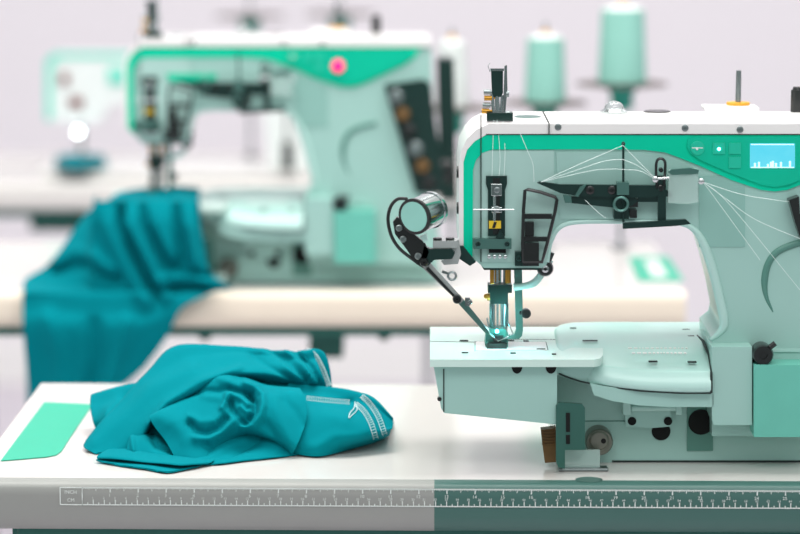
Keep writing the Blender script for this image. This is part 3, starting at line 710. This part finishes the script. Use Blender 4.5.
# right sleeve lobe
loft(b, [
 [T(290,426),T(330,424),T(360,422),T(385,418),T(394,424)],
 [Q(290,384,.095),Q(325,387,.09),Q(352,391,.08),Q(374,397,.07),Q(392,416,.05)],
 [Q(285,392,.075),Q(322,396,.07),Q(350,402,.06),Q(374,408,.05),Q(393,421,.04)],
 [Q(280,410,.035),Q(318,416,.025),Q(350,420,.02),Q(374,424,.022),Q(393,426,.033)],
 [Q(278,438,.012),Q(318,442,.005),Q(350,440,.008),Q(372,436,.018),Q(391,430,.028)],
 [T(278,452),T(318,457),T(350,450),T(372,444),T(389,436)]], 70, 44,
 folds=[([(308,398),(335,401),(352,402)],2.5,-.004),([(361,393),(370,405),(378,420),(384,438)],1.5,-.003),([(315,448),(335,437),(360,440)],6,.003),([(325,410),(345,420)],9,.003)], noise=.0025, seed=5)
# front crumple with the twisted knot
loft(b, [
 [Q(152,416,.03),Q(180,398,.055),Q(200,384,.07),Q(222,371,.08),Q(244,377,.075),Q(268,384,.065),Q(300,388,.055)],
 [Q(149,417,.018),Q(180,404,.035),Q(202,392,.045),Q(224,380,.052),Q(246,386,.05),Q(272,390,.045),Q(304,396,.035)],
 [Q(155,428,.012),Q(182,418,.018),Q(206,412,.02),Q(230,404,.025),Q(252,404,.025),Q(278,408,.02),Q(307,412,.018)],
 [Q(165,441,.006),Q(186,436,.004),Q(206,432,.002),Q(228,424,.008),Q(248,420,.012),Q(276,424,.008),Q(303,430,.006)],
 [Q(174,456,-.008),Q(190,455,-.012),Q(206,452,-.008),Q(222,440,.006),Q(244,430,.014),Q(270,436,.008),Q(297,446,-.002)],
 [Q(177,464,-.012),Q(192,465,-.016),Q(206,463,-.014),Q(220,450,.010),Q(244,436,.025),Q(268,440,.022),Q(292,455,.008)],
 ], 150, 100,
 folds=[([(188,389),(203,381),(216,377),(232,381),(250,386)],5,.0055),
        ([(187,394),(204,390),(218,390),(226,388)],3.2,-.0065),
        ([(230,388),(243,392),(252,399)],2.6,-.0075),
        ([(227,392),(227,400),(222,408)],3.2,.007),
        ([(205,394),(216,396),(224,398)],5,.003),
        ([(190,424),(196,430),(206,432),(218,428),(226,419)],4,-.0075),
        ([(190,416),(200,421),(214,420),(223,412)],4,.003),
        ([(196,438),(210,438),(224,431),(236,420)],4.5,.0055),
        ([(232,394),(241,399),(248,406)],3.2,.007),
        ([(230,402),(233,411),(239,419),(246,424)],3,-.008),
        ([(246,383),(257,388),(263,396),(263,408),(260,418),(254,427),(244,429)],4.2,.0085),
        ([(241,408),(246,413),(251,414)],2.6,.005),
        ([(250,396),(255,404),(255,413),(250,419)],3,-.008),
        ([(246,392),(252,394)],2.5,-.004),
        ([(272,400),(280,418),(288,436),(292,450)],8,.004),
        ([(266,424),(276,438),(286,450)],4.5,-.004),
        ([(284,402),(296,412),(303,424)],5,-.0025),
        ([(160,418),(176,424),(186,438)],9,.004),
        ([(206,444),(214,452)],4,-.003)], noise=.003, seed=1)
loft(b, [[Q(196,440,.015),Q(225,436,.02),Q(262,436,.03)],[Q(196,452,.0),Q(225,449,.006),Q(262,446,.016)],[T(194,464),T(225,463),T(262,458)]], 24, 16, noise=.006, folds=[([(205,460),(225,448),(245,440)],4,.005),([(230,462),(245,452),(256,446)],3,-.004)])
# small tucked folds at left front
loft(b, [
 [Q(132,434,.03),Q(145,433,.03),Q(158,436,.03),Q(176,444,.02)],
 [Q(128,442,.015),Q(144,440,.012),Q(160,444,.01),Q(178,452,.005)],
 [Q(127,450,.005),Q(144,452,0),Q(160,454,-.005),Q(180,460,-.008)],
 [T(128,455),T(146,458),T(160,458),T(182,463)]], 40, 24, folds=[([(132,438),(134,452)],3,.006),([(150,434),(156,446),(172,452)],3,-.007)])
# flat hem flap on the table, two thin layers
loft(b, [
 [T(120,446),T(140,448),T(165,452),T(190,455),T(214,456)],
 [PZ(108,449,ZT+.006),PZ(134,450,ZT+.006),PZ(160,456,ZT+.007),PZ(188,460,ZT+.006),PZ(214,460,ZT+.004)],
 [PZ(98,456,ZT+.0065),PZ(122,456,ZT+.0075),PZ(150,460,ZT+.007),PZ(182,463,ZT+.0075),PZ(212,462,ZT+.004)],
 [PZ(97,459,ZT+.0045),PZ(120,459.5,ZT+.0055),PZ(150,462.5,ZT+.0055),PZ(180,465.5,ZT+.006),PZ(208,464,ZT+.003)]], 60, 16, noise=.002, seed=11)
loft(b, [
 [T(120,452),T(140,454),T(165,458),T(190,460),T(210,460)],
 [PZ(98,458.5,ZT+.004),PZ(120,461,ZT+.0025),PZ(150,464,ZT+.0025),PZ(172,467,ZT+.003),PZ(204,463.5,ZT+.002)],
 [PZ(97,461,ZT+.0025),PZ(120,465,ZT+.002),PZ(146,468.5,ZT+.002),PZ(168,472,ZT+.002),PZ(196,467,ZT+.002)],
 [PZ(100,462.5,ZT+.0008),PZ(122,466.5,ZT+.0008),PZ(147,470,ZT+.0008),PZ(170,473,ZT+.0008),PZ(192,468.5,ZT+.0008)]], 60, 14, noise=.001, seed=12)
for v in b.verts: v.co.z = max(v.co.z, ZT+.0018)
gm = tag(obj('garment', b, 'cloth', None, smooth=80, wn=False, solid=.0009), 'crumpled teal knit garment heaped on the front white table', 'garment')
# sleeve end with white hem
def hemgrid(e0, e1, Ys, m, name, off, lab=None):
    b = B(); r0 = [Q(x, y, Y-off) for (x, y), Y in zip(e0, Ys)]; r1 = [Q(x, y, Y-off) for (x, y), Y in zip(e1, Ys)]
    loft(b, [r0, r1], 24, 4); return obj(name, b, m, gm, smooth=80, wn=False, solid=.001, label=lab)
e_out = [(310,348.5),(320,349.5),(326,356),(330,370),(332,387)]; e_mid = [(306,349.5),(313,354),(319,364),(324,376),(328,388)]; e_in=[(297,351),(303,356),(310,366),(316,376),(322,386)]
Ys = [.125,.115,.108,.102,.098]
hemgrid(e_in, e_mid, [y-.004 for y in Ys], 'cloth', 'sleeve_end', .004)
hemgrid(e_mid, e_out, Ys, 'cloth', 'sleeve_cuff', .003)
def stitches(name, path, w, Yf, n, m='stitch', lab=None, r=.00042):
    b = B(); Pp = spl([Vector((x, y, Y)) for (x, y), Y in zip(path, Yf)], n)
    for i in range(n):
        a = Pp[i]; c = Pp[i+1]; d = (c-a); L = math.hypot(d.x, d.y) or 1; nx, ny = -d.y/L*w/2, d.x/L*w/2
        A1 = Q(a.x+nx, a.y+ny, a.z); A2 = Q(a.x-nx, a.y-ny, a.z); C1 = Q(c.x+nx, c.y+ny, c.z); C2 = Q(c.x-nx, c.y-ny, c.z)
        tube(b, [A1, A2], r, 4); tube(b, [A1, C1], r, 4); tube(b, [A2, C2], r*.8, 4)
    return obj(name, b, m, gm, wn=False, label=lab)
stitches('cuff_stitching', [(306.5,351),(313.5,356),(319.5,366),(324.5,378),(328,387)], 7, [.114,.105,.098,.092,.087], 20, lab='white overlock stitching on the raised cuff', r=.0004)
def snap(px, py, tree, lift=.0012):
    d = ray(px, py).normalized(); hit = tree.ray_cast(CAM, d)
    return (hit[0]-d*lift) if hit[0] else None
from mathutils.bvhtree import BVHTree
dg = bpy.context.evaluated_depsgraph_get(); ev = gm.evaluated_get(dg); me = ev.to_mesh()
tree = BVHTree.FromPolygons([gm.matrix_world @ v.co if 0 else v.co+Vector(gm.location) for v in me.vertices], [tuple(p_.vertices) for p_ in me.polygons])
def stitch_on(name, path, w, n, lab=None, r=.00026):
    b = B(); Pp = spl([Vector((x, y, 0)) for x, y in path], n)
    for i in range(n):
        a = Pp[i]; c = Pp[i+1]; d = (c-a); L = math.hypot(d.x, d.y) or 1; nx, ny = -d.y/L*w/2, d.x/L*w/2
        q = [snap(a.x+nx, a.y+ny, tree), snap(a.x-nx, a.y-ny, tree), snap(c.x+nx, c.y+ny, tree), snap(c.x-nx, c.y-ny, tree)]
        if None in q: continue
        tube(b, [q[0], q[1]], r, 4); tube(b, [q[0], q[2]], r, 4); tube(b, [q[1], q[3]], r*.8, 4)
    return obj(name, b, 'stitch', gm, wn=False, label=lab)
stitch_on('hem_stitching', [(362,396),(371,405),(379,418),(385,435)], 4.5, 22, 'outer white double stitch line at the right hem')
stitch_on('hem_stitching', [(356,404),(364,411),(371,423),(376,439)], 4.5, 20, 'inner white double stitch line at the right hem')
stitch_on('seam_stitching', [(307,398),(320,399.5),(336,401),(350,402)], 4, 20, 'white seam stitching on the sleeve fold', .0002)
b = B(); q = [snap(x, y, tree, .002) for x, y in ((355,402),(354,408),(350,413),(349,418),(352,415),(357,410),(356,404))]
tube(b, spl([p_ for p_ in q if p_], 20), .0004, 5); obj('loose_thread', b, 'stitch', gm, wn=False)

# ---------------------------------------------------------------- cloth under the second machine
b = B()
loft(b, [
 [Q(112,205,1.16),Q(125,198,1.14),Q(142,192,1.12),Q(165,190,1.10),Q(188,190,1.10),Q(200,194,1.11)],
 [Q(96,206,1.08),Q(113,199,1.06),Q(136,193,1.04),Q(165,189,1.03),Q(190,190,1.04),Q(203,198,1.06)],
 [Q(76,228,1.05),Q(103,226,1.01),Q(132,226,.985),Q(165,230,.98),Q(195,236,.985),Q(208,242,1.0)],
 [Q(52,262,1.03),Q(90,264,.985),Q(125,264,.965),Q(160,262,.96),Q(200,264,.965),Q(212,268,.98)],
 [PZ(27,278,.757),PZ(58,283,.757),PZ(100,286,.757),PZ(150,288,.757),PZ(195,287,.757),PZ(234,285,.757)],
 [P(25,290,.941),P(58,291,.941),P(100,291,.941),P(145,291,.941),P(182,291,.941),P(214,291,.941)],
 [P(24,297,.937),P(58,297,.935),P(100,297,.935),P(142,297,.935),P(176,298,.935),P(202,297,.935)],
 [Q(24,308,.935),Q(60,310,.933),Q(100,312,.933),Q(140,312,.933),Q(168,308,.933),Q(190,304,.935)],
 [Q(24,326,.93),Q(60,328,.925),Q(100,328,.925),Q(138,326,.925),Q(162,320,.93),Q(180,312,.935)],
 [Q(27,360,.945),Q(60,362,.94),Q(95,362,.935),Q(130,352,.935),Q(150,345,.935),Q(168,336,.94)],
 [Q(30,405,.965),Q(60,408,.955),Q(88,405,.95),Q(112,392,.945),Q(128,382,.945),Q(146,366,.945)]], 90, 110,
 noise=.002, seed=7)
DF = [([(100,205),(112,235),(130,270),(148,300)],8,.014),([(118,200),(136,232),(152,262),(168,296)],5,.018),
        ([(110,200),(126,236),(142,270),(158,300)],4,-.014),([(128,198),(150,235),(170,270)],4,-.014),
        ([(165,196),(178,228),(184,262)],4,-.020),([(178,192),(190,225),(197,262)],4.5,.020),([(192,196),(202,230),(207,262)],3,-.016),
        ([(150,198),(160,228),(174,255)],5,.012),
        ([(56,262),(75,250),(96,256),(110,270)],6,.014),([(58,272),(85,266),(118,278)],5,-.014),
        ([(165,278),(195,276),(228,284)],5,.012),([(160,292),(185,288),(205,290)],4,-.012),([(168,262),(185,272),(212,276)],3.5,-.014),
        ([(50,318),(60,355),(64,400)],9,.010),([(95,325),(97,365),(90,400)],8,-.012),([(128,320),(122,350),(108,390)],6,.010)]
bx = P(430,355,-.05).x-.4075-.012
def keep_out():
    for v in b.verts:
        x, y, z = v.co
        if x > bx and y > .946 and z < zb+.009:
            if z > zb-.016:
                v.co.z = zb+.010
                if z < zb+.002: v.co.y = .946
            else: v.co.y = .947
        x, y, z = v.co
        if y > .941 and .700 < z < .7535:
            if z > .738 and y > .945: v.co.z = .7555
            else: v.co.y = .940
keep_out()
for _ in range(10): bmesh.ops.smooth_vert(b, verts=b.verts, factor=.5, use_axis_y=True, use_axis_x=False, use_axis_z=False)
keep_out()
ds = [max(-.012, fold_d(v.co, DF))+.012 for v in b.verts]
for v, d in zip(b.verts, ds): v.co += Vector((0, -1, .15))*d*(1 if v.co.z < zb+.004 else .35)
dc = tag(obj('draped_cloth', b, 'cloth', None, smooth=80, wn=False, solid=.001), 'blurred teal cloth under the second machine needle, hanging over the table edge', 'cloth')
zbt = P(60,171,2.147).z+.001
b = B()
loft(b, [
 [PZ(70,157,zbt+.002),PZ(83,154,zbt+.002),PZ(98,154,zbt+.002),PZ(120,156,zbt+.002)],
 [PZ(71,160,zbt+.012),PZ(84,160,zbt+.022),PZ(100,161,zbt+.020),PZ(120,160,zbt+.008)],
 [PZ(71,165,zbt+.010),PZ(86,167,zbt+.016),PZ(102,166,zbt+.014),PZ(122,163,zbt+.006)],
 [PZ(71,169,zbt+.002),PZ(86,170,zbt+.002),PZ(102,170,zbt+.002),PZ(122,167,zbt+.002)]], 30, 20, noise=.004)
for v in b.verts: v.co.z = max(v.co.z, zbt+.002)
# shift the little heap to its table spot left of the far machine's bed
so = tag(obj('folded_cloth', b, 'cloth', None, smooth=80, wn=False, solid=.001), 'tiny blurred teal cloth heap on the far third row table', 'cloth')
so.location.x = PZ(86,165,ZT).x

# ---------------------------------------------------------------- tilt the front table a touch (its right end is nearer)
t1.rotation_euler.z = math.radians(-1.2); t1.location.y -= .021

for o in bpy.data.objects:
    if o.parent is None and 'category' in o:
        k_ = o.name.split('.')[0]
        gr = {'sewing_table':'sewing tables in rows','spool_stand':'spool stands behind the machines','thread_cone':'thread cones on the spool stands','sewing_machine':'sewing machines on the tables'}.get(k_)
        if gr: o['group'] = gr

# ---------------------------------------------------------------- light, world, camera
w_ = bpy.data.worlds.new('world'); bpy.context.scene.world = w_; w_.use_nodes = True
nt = w_.node_tree; bg = nt.nodes['Background']; bg.inputs[1].default_value = 1
tc = nt.nodes.new('ShaderNodeTexCoord'); sx = nt.nodes.new('ShaderNodeSeparateXYZ'); nt.links.new(tc.outputs['Generated'], sx.inputs[0])
mr = nt.nodes.new('ShaderNodeMapRange'); mr.inputs['From Min'].default_value = -1; nt.links.new(sx.outputs['Z'], mr.inputs['Value'])
cr = nt.nodes.new('ShaderNodeValToRGB'); e = cr.color_ramp.elements
e[0].position = .30; e[0].color = (.16,.22,.22,1); e[1].position = 1; e[1].color = (1.15,1.15,1.12,1)
for p_, v in ((.47,(.30,.36,.36,1)),(.53,(.62,.66,.67,1)),(.62,(.85,.88,.90,1))):
    n_ = e.new(p_); n_.color = v
nt.links.new(mr.outputs[0], cr.inputs[0])
wv = nt.nodes.new('ShaderNodeTexWave'); wv.inputs['Scale'].default_value = 1.1; wv.inputs['Distortion'].default_value = 3; wv.bands_direction = 'X'
nt.links.new(tc.outputs['Generated'], wv.inputs['Vector'])
wr = nt.nodes.new('ShaderNodeMapRange'); wr.inputs['From Min'].default_value = .3; wr.inputs['From Max'].default_value = .6; wr.inputs['To Min'].default_value = .35; wr.inputs['To Max'].default_value = 1.15
nt.links.new(wv.outputs['Fac'], wr.inputs['Value'])
mlt = nt.nodes.new('ShaderNodeVectorMath'); mlt.operation = 'SCALE'; nt.links.new(cr.outputs[0], mlt.inputs[0]); nt.links.new(wr.outputs[0], mlt.inputs['Scale'])
nt.links.new(mlt.outputs[0], bg.inputs[0])
def area(name, loc, aim, size, sy, power, col=(1,1,1)):
    l = bpy.data.lights.new(name, 'AREA'); l.shape = 'RECTANGLE'; l.size = size; l.size_y = sy; l.energy = power; l.color = col
    o = bpy.data.objects.new(name, l); C.objects.link(o); o.location = loc
    o.rotation_euler = (Vector(aim)-Vector(loc)).to_track_quat('-Z', 'Y').to_euler()
    o['kind'] = 'structure'
    return o
area('ceiling_panel_light', (-.05, .3, 3.1), (-.1, .6, .75), 2.6, 1.2, 78, (1,.985,.96))
area('front_fill_light', (.3, -1.9, 2.9), (.3, 0, .95), 2.0, .8, 22, (1,1,1))  # added fill from the front, brightens the upper front faces
area('wall_fill_light', (0, 3.0, 3.4), (0, 4.15, 1.2), 5, .6, 34, (1,.98,1))  # added fill that keeps the back wall bright
pl_ = bpy.data.lights.new('needle_lamp', 'POINT'); pl_.energy = .10; pl_.color = (.35,.95,1); pl_.shadow_soft_size = .004
po = bpy.data.objects.new('needle_lamp', pl_); C.objects.link(po); po.location = P(499,322,-.030)
cam = bpy.data.cameras.new('camera'); co = bpy.data.objects.new('camera', cam); C.objects.link(co)
co.location = CAM; co.rotation_euler = (math.pi/2-PT, 0, 0)
cam.sensor_width = 36; cam.lens = F*36/800; cam.clip_end = 50
cam.dof.use_dof = True; cam.dof.focus_distance = 2.575; cam.dof.aperture_fstop = 3.4
sc = bpy.context.scene; sc.camera = co
sc.view_settings.view_transform = 'Standard'; sc.view_settings.look = 'None'; sc.view_settings.gamma = 1
sc.view_settings.exposure = 0
